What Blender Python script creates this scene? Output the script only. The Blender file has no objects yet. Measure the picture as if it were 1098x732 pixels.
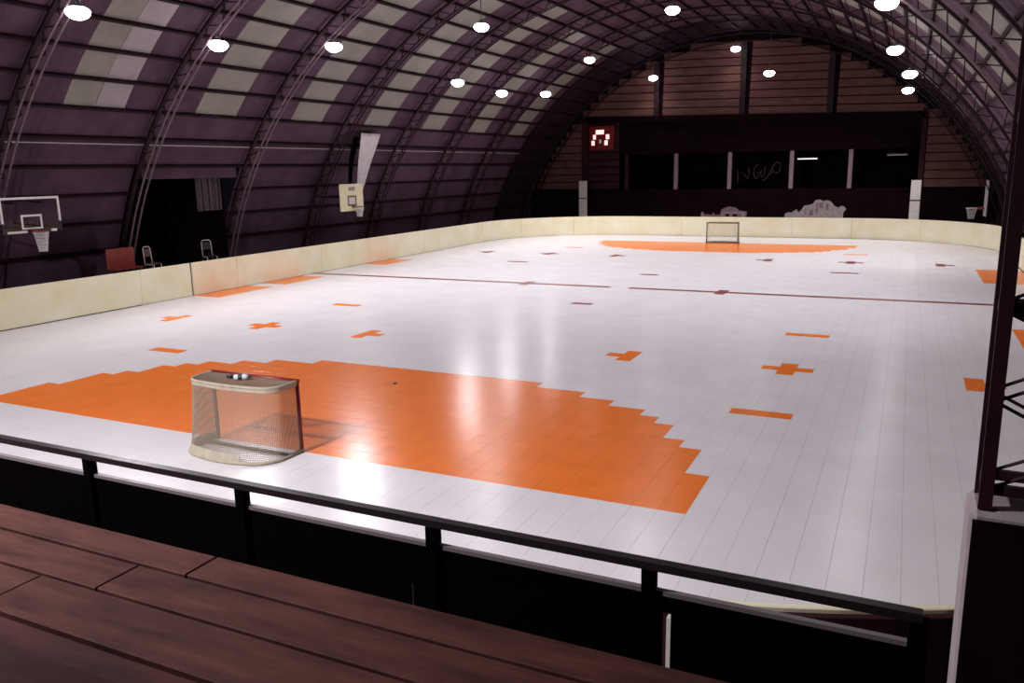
import bpy, math, random
from mathutils import Vector, Matrix
random.seed(7)
scn = bpy.context.scene
col = scn.collection
PI = math.pi

# ------------------------------------------------------------------ camera
CAM = Vector((9.75, -10.1, 4.5))
F_PX, YAW, PITCH, ROLL = 877.2, -0.447875, 0.2069286, -0.018063
fw = Vector((math.sin(YAW)*math.cos(PITCH), math.cos(YAW)*math.cos(PITCH), -math.sin(PITCH)))
r0 = Vector((math.cos(YAW), -math.sin(YAW), 0)); u0 = r0.cross(fw)
rt = math.cos(ROLL)*r0 + math.sin(ROLL)*u0
up = -math.sin(ROLL)*r0 + math.cos(ROLL)*u0
cd = bpy.data.cameras.new('camera'); cam = bpy.data.objects.new('camera', cd); col.objects.link(cam)
cd.sensor_width = 36; cd.lens = 36*F_PX/1098; cd.clip_end = 300
M = Matrix((rt, up, -fw)).transposed().to_4x4(); M.translation = CAM
cam.matrix_world = M
scn.camera = cam

# ------------------------------------------------------------------ world, exposure
scn.view_settings.view_transform = 'Standard'
scn.view_settings.look = 'None'
scn.view_settings.gamma = 1
scn.view_settings.use_curve_mapping = False
scn.view_settings.exposure = 0.0
w = bpy.data.worlds.new('night'); scn.world = w; w.use_nodes = True
w.node_tree.nodes['Background'].inputs[0].default_value = (0.012, 0.008, 0.016, 1)
w.node_tree.nodes['Background'].inputs[1].default_value = 0.3
LAMP_W = 1850.0          # light of one high-bay lamp
LAMP_COL = (1.0, 0.955, 0.985)

def to_px(p):
    d = Vector(p) - CAM; z = d.dot(fw)
    if z < 0.1: return None
    return 549 + F_PX*d.dot(rt)/z, 366 - F_PX*d.dot(up)/z, z
def in_frame(p, m=20):
    q = to_px(p)
    return q is not None and -m < q[0] < 1098+m and -m < q[1] < 732+m

# ------------------------------------------------------------------ materials
def mat(name, color, rough=0.6, metal=0.0, var=0.0, scale=4.0, bump=0.0, bscale=30.0, spec=0.5, emit=None, est=0.0, color2=None, trans=0.0, stretch=None, wave=None):
    m = bpy.data.materials.new(name); m.use_nodes = True
    nt = m.node_tree; b = nt.nodes['Principled BSDF']
    b.inputs['Base Color'].default_value = (*color, 1)
    b.inputs['Roughness'].default_value = rough
    b.inputs['Metallic'].default_value = metal
    b.inputs['Specular IOR Level'].default_value = spec
    tc = None
    def coords():
        nonlocal tc
        if tc is None:
            t = nt.nodes.new('ShaderNodeNewGeometry')
            tc = t.outputs['Position']
            if stretch:
                mp = nt.nodes.new('ShaderNodeMapping'); mp.inputs['Scale'].default_value = stretch
                nt.links.new(tc, mp.inputs['Vector']); tc = mp.outputs['Vector']
        return tc
    if var > 0 or color2:
        n = nt.nodes.new('ShaderNodeTexNoise'); n.inputs['Scale'].default_value = scale; n.inputs['Detail'].default_value = 5
        n.inputs['Roughness'].default_value = 0.6
        nt.links.new(coords(), n.inputs['Vector'])
        rp = nt.nodes.new('ShaderNodeValToRGB')
        c1 = tuple(max(0, c*(1-var)) for c in color); c2 = color2 or tuple(min(1, c*(1+var)) for c in color)
        rp.color_ramp.elements[0].position = 0.3; rp.color_ramp.elements[1].position = 0.7
        rp.color_ramp.elements[0].color = (*c1, 1); rp.color_ramp.elements[1].color = (*c2, 1)
        nt.links.new(n.outputs['Fac'], rp.inputs['Fac']); nt.links.new(rp.outputs['Color'], b.inputs['Base Color'])
    if bump > 0:
        if wave:
            n2 = nt.nodes.new('ShaderNodeTexWave'); n2.bands_direction = wave; n2.inputs['Scale'].default_value = bscale
        else:
            n2 = nt.nodes.new('ShaderNodeTexNoise'); n2.inputs['Scale'].default_value = bscale; n2.inputs['Detail'].default_value = 3
        nt.links.new(coords(), n2.inputs['Vector'])
        bp = nt.nodes.new('ShaderNodeBump'); bp.inputs['Strength'].default_value = bump; bp.inputs['Distance'].default_value = 0.02
        nt.links.new(n2.outputs['Fac'], bp.inputs['Height']); nt.links.new(bp.outputs['Normal'], b.inputs['Normal'])
    if emit:
        b.inputs['Emission Color'].default_value = (*emit, 1); b.inputs['Emission Strength'].default_value = est
    if trans: b.inputs['Transmission Weight'].default_value = trans
    return m
MT = dict(
 slab=mat('concrete_slab', (0.10, 0.085, 0.09), 0.8, var=0.25, scale=1.5),
 tile_white=mat('white_plastic_tile', (0.74, 0.715, 0.75), 0.23, spec=0.38, var=0.05, scale=0.9, bump=0.07, bscale=7),
 tile_orange=mat('orange_plastic_tile', (0.86, 0.19, 0.018), 0.23, spec=0.36, var=0.07, scale=2.0, bump=0.07, bscale=7),
 tile_maroon=mat('maroon_plastic_tile', (0.20, 0.045, 0.048), 0.35, var=0.1, scale=2.0),
 board=mat('cream_board', (0.80, 0.71, 0.46), 0.5, spec=0.3, var=0.05, scale=0.9, color2=(0.84, 0.80, 0.62)),
 board_gap=mat('dark_gap', (0.03, 0.02, 0.02), 0.8),
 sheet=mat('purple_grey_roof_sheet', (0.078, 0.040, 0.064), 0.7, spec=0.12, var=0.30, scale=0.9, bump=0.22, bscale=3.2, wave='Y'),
 sheet_shaded=mat('shaded_purple_roof_sheet', (0.030, 0.014, 0.024), 0.7, spec=0.08, var=0.30, scale=0.9, bump=0.22, bscale=3.2, wave='Y'),  # same sheet, colour lowered to paint the shade of the lampless last bay
 skylight=mat('grey_translucent_sheet', (0.235, 0.215, 0.185), 0.6, spec=0.2, var=0.10, scale=0.8, bump=0.3, bscale=3.2, wave='Y'),
 skylight_pink=mat('pinkish_translucent_sheet', (0.31, 0.26, 0.27), 0.6, spec=0.2, var=0.06, scale=0.8, bump=0.3, bscale=3.2, wave='Y'),
 purlin=mat('dark_steel', (0.016, 0.006, 0.009), 0.6, spec=0.1, var=0.3, scale=3),
 truss=mat('truss_paint', (0.15, 0.095, 0.11), 0.5, spec=0.3, var=0.3, scale=3),
 truss_dark=mat('truss_dark_paint', (0.018, 0.007, 0.011), 0.55, spec=0.15, var=0.3, scale=3),
 column_paint=mat('maroon_column_paint', (0.026, 0.007, 0.011), 0.5, spec=0.3, var=0.3, scale=5),
 conduit=mat('grey_conduit', (0.42, 0.36, 0.36), 0.4),
 siding=mat('brown_siding', (0.115, 0.052, 0.046), 0.7, spec=0.1, var=0.3, scale=2.0, stretch=(0.5, 1, 3)),
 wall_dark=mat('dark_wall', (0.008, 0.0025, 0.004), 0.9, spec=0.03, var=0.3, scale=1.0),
 wall_mid=mat('dim_brown_wall', (0.035, 0.012, 0.016), 0.8, spec=0.08, var=0.3, scale=1.0),
 post_pale=mat('pale_post', (0.20, 0.135, 0.155), 0.6, var=0.1),
 post_white=mat('white_post', (0.62, 0.57, 0.54), 0.6, var=0.08),
 black=mat('black_steel', (0.0015, 0.0008, 0.001), 0.8, spec=0.01, var=0.2, scale=6),
 rail=mat('rail_steel', (0.020, 0.013, 0.016), 0.35, spec=0.35),
 lowrail=mat('grey_rail', (0.16, 0.135, 0.14), 0.4),
 wood=mat('red_brown_planks', (0.055, 0.013, 0.010), 0.7, spec=0.15, var=0.45, scale=2.4, color2=(0.092, 0.030, 0.024), stretch=(0.6, 3.5, 1), bump=0.15, bscale=22),
 wood2=mat('dark_red_planks', (0.036, 0.008, 0.009), 0.7, spec=0.12, var=0.45, scale=2.4, color2=(0.075, 0.021, 0.020), stretch=(0.6, 3.5, 1), bump=0.15, bscale=22),
 concrete=mat('pedestal_concrete', (0.30, 0.25, 0.26), 0.8, var=0.2, scale=3, bump=0.2),
 red=mat('dark_red_paint', (0.20, 0.012, 0.012), 0.4, var=0.15, scale=8),
 net=mat('off_white_net', (0.30, 0.25, 0.20), 0.9, spec=0.1),
 hoopnet=mat('white_hoop_net', (0.55, 0.52, 0.50), 0.8),
 canvas=mat('off_white_canvas', (0.40, 0.35, 0.27), 0.8, spec=0.15, var=0.15, scale=9),
 whitemetal=mat('white_metal', (0.75, 0.68, 0.68), 0.45),
 chrome=mat('bare_steel', (0.55, 0.52, 0.52), 0.25, metal=0.9),
 cream=mat('cream_paint', (0.72, 0.66, 0.44), 0.5, var=0.08, scale=5),
 olive=mat('olive_lines', (0.14, 0.11, 0.05), 0.5),
 glass=mat('clear_acrylic', (0.9, 0.85, 0.9), 0.08, trans=1.0, spec=0.4),
 redseat=mat('red_plastic', (0.26, 0.035, 0.022), 0.45, var=0.15),
 brownseat=mat('brown_plastic', (0.16, 0.08, 0.06), 0.5),
 tarp=mat('white_tarp', (0.66, 0.60, 0.60), 0.6, var=0.15, scale=5, bump=0.3, bscale=12),
 rubber=mat('black_rubber', (0.02, 0.02, 0.022), 0.5),
 bottle=mat('pale_blue_plastic', (0.62, 0.70, 0.76), 0.2),
 housing=mat('lamp_housing', (0.10, 0.09, 0.11), 0.4, metal=0.5),
 glow=mat('lamp_glow', (1, 1, 1), 0.4, emit=(1.0, 0.97, 1.0), est=14.0),
 ledred=mat('red_led', (0.5, 0.02, 0.02), 0.4, emit=(1.0, 0.42, 0.40), est=2.2),
 ledface=mat('red_led_face', (0.03, 0.001, 0.002), 0.35, emit=(0.5, 0.0, 0.01), est=0.06),
 tube=mat('fluorescent_tube', (0.9, 0.9, 0.9), 0.4, emit=(1.0, 0.95, 0.92), est=1.6),
 tube_dim=mat('dim_fluorescent_tube', (0.8, 0.7, 0.75), 0.4, emit=(1.0, 0.75, 0.85), est=0.10),
 paint_pink=mat('faded_pink_paint', (0.20, 0.11, 0.145), 0.8, var=0.25, scale=5),
 paint_white=mat('faded_white_paint', (0.30, 0.25, 0.25), 0.8, var=0.3, scale=6),
 scrawl=mat('chalky_paint', (0.24, 0.14, 0.21), 0.8),
 curtain=mat('mauve_curtain', (0.085, 0.055, 0.068), 0.8, var=0.3, scale=6),
)

# ------------------------------------------------------------------ mesh helpers
class MB:
    def __init__(s): s.v = []; s.f = []; s.mi = []; s.cur = 0
    def add(s, vs, fs):
        o = len(s.v); s.v.extend(tuple(v) for v in vs); s.f.extend(tuple(i+o for i in f) for f in fs); s.mi.extend([s.cur]*len(fs))
    def box(s, x0, x1, y0, y1, z0, z1):
        s.add([(x0,y0,z0),(x1,y0,z0),(x1,y1,z0),(x0,y1,z0),(x0,y0,z1),(x1,y0,z1),(x1,y1,z1),(x0,y1,z1)],
              [(0,3,2,1),(4,5,6,7),(0,1,5,4),(1,2,6,5),(2,3,7,6),(3,0,4,7)])
        return s
    def bevel_box(s, x0, x1, y0, y1, z0, z1, b=0.01):
        pts = [(x0+b,y0),(x1-b,y0),(x1,y0+b),(x1,y1-b),(x1-b,y1),(x0+b,y1),(x0,y1-b),(x0,y0+b)]
        n = 8; ins = [(min(max(x,x0+b),x1-b), min(max(y,y0+b),y1-b)) for x,y in pts]
        vs = [(*p,z0) for p in pts]+[(*p,z1-b) for p in pts]+[(*p,z1) for p in ins]
        fs = [tuple(range(n-1,-1,-1)), tuple(range(2*n,3*n))]
        for k in (0,1):
            for i in range(n): j=(i+1)%n; fs.append((k*n+i,k*n+j,(k+1)*n+j,(k+1)*n+i))
        s.add(vs, fs); return s
    def sweep(s, pts, prof, closed=False, cap=True, upv=(0,0,1)):
        """prof: list of (a,b) in the (side, up) frame of each point"""
        P = [Vector(p) for p in pts]; n = len(P); m = len(prof); rings = []
        for i, p in enumerate(P):
            if closed: t = P[(i+1)%n]-P[i-1]
            else: t = P[min(i+1,n-1)]-P[max(i-1,0)]
            t.normalize(); U = Vector(upv)
            if abs(t.dot(U)) > 0.98: U = Vector((1,0,0)) if abs(t.x) < 0.9 else Vector((0,1,0))
            sd = t.cross(U).normalized(); uu = sd.cross(t).normalized()
            rings.append([p+sd*a+uu*b for a,b in prof])
        vs = [v for r in rings for v in r]; fs = []
        for i in range(n if closed else n-1):
            k = (i+1)%n
            for j in range(m):
                l = (j+1)%m; fs.append((i*m+j, i*m+l, k*m+l, k*m+j))
        if cap and not closed: fs.append(tuple(range(m-1,-1,-1))); fs.append(tuple((n-1)*m+j for j in range(m)))
        s.add(vs, fs); return s
    def tube(s, pts, r, n=8, closed=False):
        return s.sweep(pts, [(r*math.cos(2*PI*i/n), r*math.sin(2*PI*i/n)) for i in range(n)], closed)
    def bar(s, p0, p1, a, b=None):
        b = b or a; return s.sweep([p0,p1], [(-a/2,-b/2),(a/2,-b/2),(a/2,b/2),(-a/2,b/2)])
    def lathe(s, prof, n=20, c=(0,0,0)):
        m = len(prof); vs = []; fs = []
        for i in range(n):
            a = 2*PI*i/n
            for r,z in prof: vs.append((c[0]+r*math.cos(a), c[1]+r*math.sin(a), c[2]+z))
        for i in range(n):
            k = (i+1)%n
            for j in range(m-1): fs.append((i*m+j, k*m+j, k*m+j+1, i*m+j+1))
        s.add(vs, fs); return s
    def prism(s, poly, off):
        n = len(poly); o = Vector(off); P = [Vector(p) for p in poly]
        s.add(P+[p+o for p in P], [tuple(range(n)), tuple(range(2*n-1,n-1,-1))]+[(i,i+n,(i+1)%n+n,(i+1)%n) for i in range(n)])
        return s
    def mesh(s, name, mats, smooth=False):
        me = bpy.data.meshes.new(name); me.from_pydata(s.v, [], s.f)
        for m in (mats if isinstance(mats, (list, tuple)) else [mats]): me.materials.append(MT[m])
        if any(s.mi): me.polygons.foreach_set('material_index', s.mi)
        if smooth: me.polygons.foreach_set('use_smooth', [True]*len(me.polygons))
        me.update(); return me
    def build(s, name, m, parent=None, loc=(0,0,0), rot=(0,0,0), smooth=False):
        return put(name, s.mesh(name, m, smooth), parent, loc, rot)
def put(name, me, parent=None, loc=(0,0,0), rot=(0,0,0)):
    o = bpy.data.objects.new(name, me); col.objects.link(o); o.location = loc; o.rotation_euler = rot; o.parent = parent
    return o
def tag(o, label=None, cat=None, group=None, kind=None):
    if label: o['label'] = label
    if cat: o['category'] = cat
    if group: o['group'] = group
    if kind: o['kind'] = kind
    return o
def thing(name, label, cat, loc=(0,0,0), rz=0, group=None, kind=None):
    o = bpy.data.objects.new(name, None); col.objects.link(o); o.location = loc; o.rotation_euler = (0,0,rz)
    o.empty_display_size = 0.2
    return tag(o, label, cat, group, kind)
def copy_tree(o, parent=None):
    c = o.copy(); col.objects.link(c); c.parent = parent
    for ch in list(o.children): copy_tree(ch, c)
    return c

# ================================================================== SETTING
AX, ZC, R_SHELL, R_PUR, R_OUT, R_IN = -1.5, -3.9, 17.62, 17.50, 17.40, 16.90   # the vault is a circular arch about (AX, ZC)
SB = 5.55
def AY(k): return 1.3 + SB*k            # arch positions
DA = 3.75
def arc(r, a):                           # a in degrees from the crown, + to the right
    return AX + r*math.sin(math.radians(a)), ZC + r*math.cos(math.radians(a))
HX, YN, YF = 18.7, AY(-3), AY(9)

floor = tag(MB().box(-HX-6, HX, YN-0.3, YF+9, -0.30, -0.014).build('floor', 'slab'),
            'dark concrete floor slab under white and orange plastic rink tiles', 'floor', kind='structure')

# ---- rink tiles
T = 0.37
CXL, CXR, CYN, CYF, CR = 14.65, 14.30, -4.5, 44.1, 7.5
NROW = 107                               # rows from goal line to goal line
def inside(x, y):
    lim = CXR if x > 0 else CXL; ax = abs(x)
    if ax > lim-0.03 or y < CYN+0.03 or y > CYF-0.03: return False
    cx = lim-CR
    if ax > cx:
        for cy, s in ((CYN+CR, -1), (CYF-CR, 1)):
            if (y-cy)*s > 0: return math.hypot(ax-cx, y-cy) < CR-0.02
    return True
STEPS = [(4,20),(7,19),(8,18),(10,17),(11,16),(12,15),(13,13),(14,11),(15,8)]
def half_color(i, j):
    """i: column index from the centre line of the rink (0.. on each side), j: row from the goal line"""
    s = i if i >= 0 else -i-1            # mirrored column
    if 0 <= j < 15 and s < [hw for top, hw in STEPS if j < top][0]: return 1
    if j in (13, 34) and 19 <= s <= 21: return 1
    if j == 23 and 19 <= s <= 21: return 1
    if 22 <= j <= 24 and s in (10, 20, 30): return 1
    if j == 23 and s in (9, 31): return 1
    if j == 42 and s <= 0: return 2
    return 0
def tile_color(i, j):
    if j == 53: 
        s = i if i >= 0 else -i-1
        return 0 if s == 0 else 2
    if j in (52, 54):
        s = i if i >= 0 else -i-1
        if s == 10: return 2
    c = half_color(i, j if j < 53 else 106-j)
    if c: 
        if j > 60 and c == 1 and (106-j) >= 15: return 2
        return c
    x = (i+0.5)*T; y = (j+0.5)*T
    if x < -13.5:
        if 12.7 < y < 15.4 or 16.4 < y < 18.9 or 23.8 < y < 26.2: return 1
    if x > 12.5:
        if 11.5 < y < 15.5 or 25.0 < y < 29.7: return 1
    return 0
g = 0.0012
cells = []
for j in range(-13, 120):
    for i in range(-40, 40):
        x0, x1, y0, y1 = i*T, (i+1)*T, j*T, (j+1)*T
        if inside(x0, y0) and inside(x1, y0) and inside(x0, y1) and inside(x1, y1):
            cells.append((i, j, tile_color(i, j), True))
        elif any(inside(x, y) for x in (x0, x1) for y in (y0, y1)):
            cells.append((i, j, tile_color(i, j), False))
def tile_shape(mb, dx=0, dy=0, z=0.0):
    a, b, t, k = g, T-g, 0.012, 0.0016
    mb.add([(a+dx,a+dy,z-t),(b+dx,a+dy,z-t),(b+dx,b+dy,z-t),(a+dx,b+dy,z-t),(a+dx,a+dy,z-k/2),(b+dx,a+dy,z-k/2),(b+dx,b+dy,z-k/2),(a+dx,b+dy,z-k/2),
            (a+k+dx,a+k+dy,z),(b-k+dx,a+k+dy,z),(b-k+dx,b-k+dy,z),(a+k+dx,b-k+dy,z)],
           [(8,9,10,11),(0,1,5,4),(1,2,6,5),(2,3,7,6),(3,0,4,7),(4,5,9,8),(5,6,10,9),(6,7,11,10),(7,4,8,11)])
near = [c for c in cells if c[3] and c[1]*T > -1.9 and in_frame(((c[0]+.5)*T, (c[1]+.5)*T, 0), 5)]
near.sort(key=lambda c: (Vector(((c[0]+.5)*T, (c[1]+.5)*T, 0))-CAM).length)
near = set((c[0], c[1]) for c in near[:300])
TM = ['tile_white', 'tile_orange', 'tile_maroon']
tmesh = []
for m in TM:
    mb = MB(); tile_shape(mb); tmesh.append(mb.mesh('tile', m))
rest = [MB(), MB(), MB()]
for i, j, c, full in cells:
    dz = random.uniform(-0.0006, 0.0006)
    if (i, j) in near: put('tile', tmesh[c], floor, (i*T, j*T, dz))
    elif full: tile_shape(rest[c], i*T, j*T, dz)
    else:                                # cut tiles along the rounded corners and the boards
        pts = []
        for (ax, ay), (bx, by) in (((0,0),(1,0)),((1,0),(1,1)),((1,1),(0,1)),((0,1),(0,0))):
            for q in range(6):
                x = (i+ax+(bx-ax)*q/6)*T; y = (j+ay+(by-ay)*q/6)*T
                if inside(x, y): pts.append((x, y))
        if len(pts) > 2:
            n = len(pts); rest[c].add([(x, y, 0) for x, y in pts], [tuple(range(n))])
for mb, m, nm in zip(rest, TM, ('white_tiles', 'orange_tiles', 'maroon_tiles')):
    o = mb.build(nm, m, floor); o['kind'] = 'stuff'

# ---- vaulted roof
ceiling = thing('ceiling', 'barrel vaulted roof of purple-grey sheets with pale skylight panels', 'ceiling', kind='structure')
def panel_mesh(name, width, m):
    h = math.radians(DA/2); r = R_SHELL; r2 = r+0.03; mb = MB(); k = 0.01; vs = []; n = 3
    for rr in (r, r2):
        for t in range(n+1):
            a = (-h + 2*h*t/n)
            for y in (-width/2+k, width/2-k): vs.append((rr*math.sin(a), y, rr*math.cos(a)))
    o = 2*(n+1); fs = []
    for t in range(n):
        b = 2*t; fs.append((b, b+1, b+3, b+2)); fs.append((o+b, o+b+2, o+b+3, o+b+1))
        fs.append((b, b+2, o+b+2, o+b)); fs.append((b+1, o+b+1, o+b+3, b+3))
    fs.append((0, o, o+1, 1)); fs.append((2*n, 2*n+1, o+2*n+1, o+2*n))
    mb.add(vs, fs); return mb, mb.mesh(name, m)
SKW = 2.2
specs = {}
def spec(name, width, m):
    key = (name, round(width, 3), m)
    if key not in specs: specs[key] = panel_mesh(name, width, m)
    return specs[key]
plist = []
for k in range(-3, 9):
    ym = (AY(k)+AY(k+1))/2
    for row in range(-20, 20):
        a = (row+0.5)*DA; lo = min(abs(row), abs(row+1))
        sky = 6 <= lo <= 13 and k <= 7
        if k in (5, 4) and lo == 5: sky = True
        if k == 2 and row <= -17: continue                      # dark opening in the left wall
        if not sky: plist.append(('roof_sheet', SB, 'sheet_shaded' if k == 8 else 'sheet', ym, a)); continue
        if k == 1 and row < 0: yo, ws = 0.28, (1.2, 1.2)
        else: yo, ws = 0.25 if k < 7 else 0.6, (SKW,)
        y = ym+yo-sum(ws)/2
        plist.append(('roof_sheet', y-AY(k), 'sheet', (AY(k)+y)/2, a))
        for q, wd in enumerate(ws):
            plist.append(('skylight_panel', wd, 'skylight' if q == 0 else 'skylight_pink', y+wd/2, a)); y += wd
        plist.append(('roof_sheet', AY(k+1)-y, 'sheet', (AY(k+1)+y)/2, a))
def prank(p):
    x, z = arc(R_SHELL, p[4]); c = (x, p[3], z)
    return (Vector(c)-CAM).length if in_frame(c, 60) and not (x > 10.3 and p[3] < 20) else 1e6
order = sorted(plist, key=prank); n_sheet = 0; joined = {}
for p in order:
    nm, wd, m, y, a = p; mb, me = spec(nm, wd, m); vis = prank(p) < 1e6
    if nm == 'roof_sheet': n_sheet += 1
    if vis and (nm != 'roof_sheet' or n_sheet <= 300):
        put(nm, me, ceiling, (AX, y, ZC), (0, math.radians(a), 0))
    else:
        J = joined.setdefault((nm, m), MB()); Rm = Matrix.Rotation(math.radians(a), 3, 'Y')
        J.add([Rm @ Vector(v) + Vector((AX, y, ZC)) for v in mb.v], mb.f)
for (nm, m), J in joined.items():
    o = J.build({'sheet_shaded': 'shaded_roof_sheets', 'skylight_pink': 'pink_skylight_panels'}.get(m, nm+'s'), m, ceiling); o['kind'] = 'stuff'
pm = MB().box(-0.045, 0.045, YN, YF, R_PUR-0.02, R_SHELL-0.005).mesh('purlin', 'purlin')
for row in range(-20, 21):
    if row <= -17:
        for y0, y1 in ((YN, AY(2)), (AY(3), YF)):
            MB().box(-0.045, 0.045, y0, y1, R_PUR-0.02, R_SHELL-0.005).build('purlin', 'purlin', ceiling, (AX,0,ZC), (0, math.radians(row*DA), 0))
    else: put('purlin', pm, ceiling, (AX,0,ZC), (0, math.radians(row*DA), 0))

# ---- low side walls under the vault
xb, zb = arc(R_SHELL, 20*DA); xl = 2*AX-xb
mb = MB()
for y0, y1 in ((YN, AY(2)+0.3), (AY(3)-0.3, YF)): mb.box(xl-0.35, xl+0.12, y0, y1, -0.014, zb+0.02)
tag(mb.build('wall_left', 'wall_mid'), 'low dark concrete side wall below the vaulted roof sheets', 'wall', kind='structure')
tag(MB().box(xb-0.12, xb+0.35, YN, YF, -0.014, zb+0.02).build('wall_right', 'wall_mid'), 'low dark wall under the roof behind the lattice column', 'wall', kind='structure')
# alcove behind the opening in the left wall (bay between two arches)
ya, yb = AY(2)+0.28, AY(3)-0.28
x18, z18 = arc(R_SHELL, -16*DA)
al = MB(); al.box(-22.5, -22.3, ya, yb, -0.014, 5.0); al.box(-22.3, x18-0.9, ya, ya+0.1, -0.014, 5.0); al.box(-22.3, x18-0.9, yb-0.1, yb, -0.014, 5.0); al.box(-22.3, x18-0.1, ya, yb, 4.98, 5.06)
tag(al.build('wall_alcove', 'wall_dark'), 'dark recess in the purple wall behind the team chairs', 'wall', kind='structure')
tag(MB().box(x18-0.32, x18-0.05, ya, yb, 4.38, z18+0.05).build('trim_1', 'sheet'), 'purple lintel over the dark wall recess', 'trim', kind='structure')
cu = MB(); N = 16
for q in range(N):
    y0 = 15.95+q*0.085; d = 0.05*math.sin(q*1.7)
    cu.box(x18-0.75+d, x18-0.70+d, y0, y0+0.085, 3.0, 4.40)
tag(cu.build('curtain', 'curtain'), 'short mauve curtain hanging in the corner of the dark wall recess', 'curtain')

# ---- arched trusses
def arc_pts(r, a0, a1, n, y): return [(arc(r, a0+(a1-a0)*i/n)[0], y, arc(r, a0+(a1-a0)*i/n)[1]) for i in range(n+1)]
AE = 75.0
def sq(a, b): return [(-a/2,-b/2),(a/2,-b/2),(a/2,b/2),(-a/2,b/2)]
def chord(r, y, a, b): return MB().sweep(arc_pts(r, -AE, AE, 60, y), sq(a, b), upv=(0,1,0))
ci = chord(R_IN, 0, 0.05, 0.05).mesh('inner_chord', 'truss'); co = chord(R_OUT, 0, 0.09, 0.16).mesh('outer_chord', 'truss_dark')
cid = chord(R_IN, 0, 0.05, 0.05).mesh('inner_chord', 'truss_dark')
def diag(sgn):
    a = math.radians(DA/2)*sgn
    return MB().bar((R_IN*math.sin(0), 0, R_IN*math.cos(0)), (R_OUT*math.sin(a), 0, R_OUT*math.cos(a)), 0.035, 0.035)
dg = {s: diag(s).mesh('diagonal', 'truss_dark') for s in (-1, 1)}
ORD = ['', 'second', 'third', 'fourth', 'fifth', 'sixth']
TL = {9: 'arched lattice truss standing directly against the far gable wall', 1: 'arched lattice truss with twin pale rods beside the clear basketball backboard',
      2: 'arched lattice truss rising behind the red bench, next to the dark recess', 3: 'arched lattice truss between the dark wall recess and the cream backboard'}
for k in range(4, 9): TL[k] = ORD[9-k]+' arched lattice truss counted from the far gable wall'
for k in range(-3, 10):
    t = thing('arch_truss', TL[k] if k in TL else 'arched steel lattice truss over the seating and near goal', 'roof truss', (0, AY(k), 0), group='arched roof trusses')
    for s in (-1, 1): put('inner_chord', ci if k < 4 else cid, t, (0, 0.13*s, 0))
    put('outer_chord', co, t)
    if k >= 0:
        for i in range(-19, 20):
            for s in (-1, 1): put('diagonal', dg[s], t, (AX, 0, ZC), (0, math.radians(i*DA), 0))
    else:
        J = MB()
        for i in range(-19, 20):
            Rm = Matrix.Rotation(math.radians(i*DA), 3, 'Y')
            for s in (-1, 1): d = diag(s); J.add([Rm @ Vector(v)+Vector((AX,0,ZC)) for v in d.v], d.f)
        J.build('lattice', 'truss_dark', t)['kind'] = 'stuff'
    for s in (-1, 1):
        xf, zf = arc((R_IN+R_OUT)/2, AE*s)
        MB().box(xf-0.40 if s > 0 else xf-0.25, xf+0.25 if s > 0 else xf+0.45, -0.2, 0.2, -0.014, zf+0.10).build('footing', 'wall_mid', t)
cx_, cz_ = arc(R_SHELL-0.14, -56.9)
tag(MB().tube([(cx_, AY(-1), cz_), (cx_, AY(8), cz_)], 0.022, 6).build('conduit', 'conduit'), 'thin pale conduit running along the left roof below the skylights', 'conduit')

# ---- far gable wall
WY = YF + 0.35
wall_far = thing('wall_far', 'far gable wall with brown siding boards above a dark opening', 'wall', (0, WY, 0), kind='structure')
def halfw(z, r=R_SHELL): return math.sqrt(max(0.01, r*r-(z-ZC)**2))
bk = MB()
zs = [7.3+i*0.4 for i in range(16)]
for z in zs:                                                    # backing behind the boards
    z1 = min(z+0.4, 13.7); hw = halfw(min(z1, 13.6)); bk.box(AX-hw, AX+hw, 0.08, 0.2, z, z1)
for s in (-1, 1):
    x0, x1 = (-18.0, -10.45) if s < 0 else (10.3, 15.0)
    for z in [2.8+i*0.5 for i in range(9)]:
        hw = halfw(z+0.5); 
        a, b = max(x0, AX-hw), min(x1, AX+hw)
        bk.box(a, b, 0.08, 0.2, z, z+0.5)
    bk.box(x0, x1, 0.08, 0.2, -0.014, 2.8)
bk.box(-10.45, 10.3, 0.05, 0.2, -0.014, 2.84)
bk.box(-10.45, 10.3, 0.02, 0.2, 5.45, 7.95)
bk.build('wall_backing', 'wall_dark', wall_far)
COLX = [-13.4, -7.6, -1.35, 4.5, 10.2]
for x in COLX[1:4]: MB().box(x-0.2, x+0.2, -0.14, 0.09, 7.9, ZC+math.sqrt(R_IN**2-(x-AX)**2)).build('column', 'truss_dark', wall_far)
P = 0.56
for i in range(10):
    z = 8.05+i*P; hw = halfw(z+P, R_SHELL-0.15) if z+P < 13.5 else 0
    edges = [AX-hw]+[x for x in COLX[1:4] if abs(x-AX) < hw]+[AX+hw]
    if hw < 1.5: continue
    for a, b in zip(edges[:-1], edges[1:]):
        if b-a > 0.8: MB().bevel_box(a+(0.24 if a in COLX else 0.05), b-(0.24 if b in COLX else 0.45), -0.03, 0.08, z, z+P-0.07, 0.012).build('siding_board', 'siding', wall_far, rot=(0, 0.026, 0))
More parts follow.
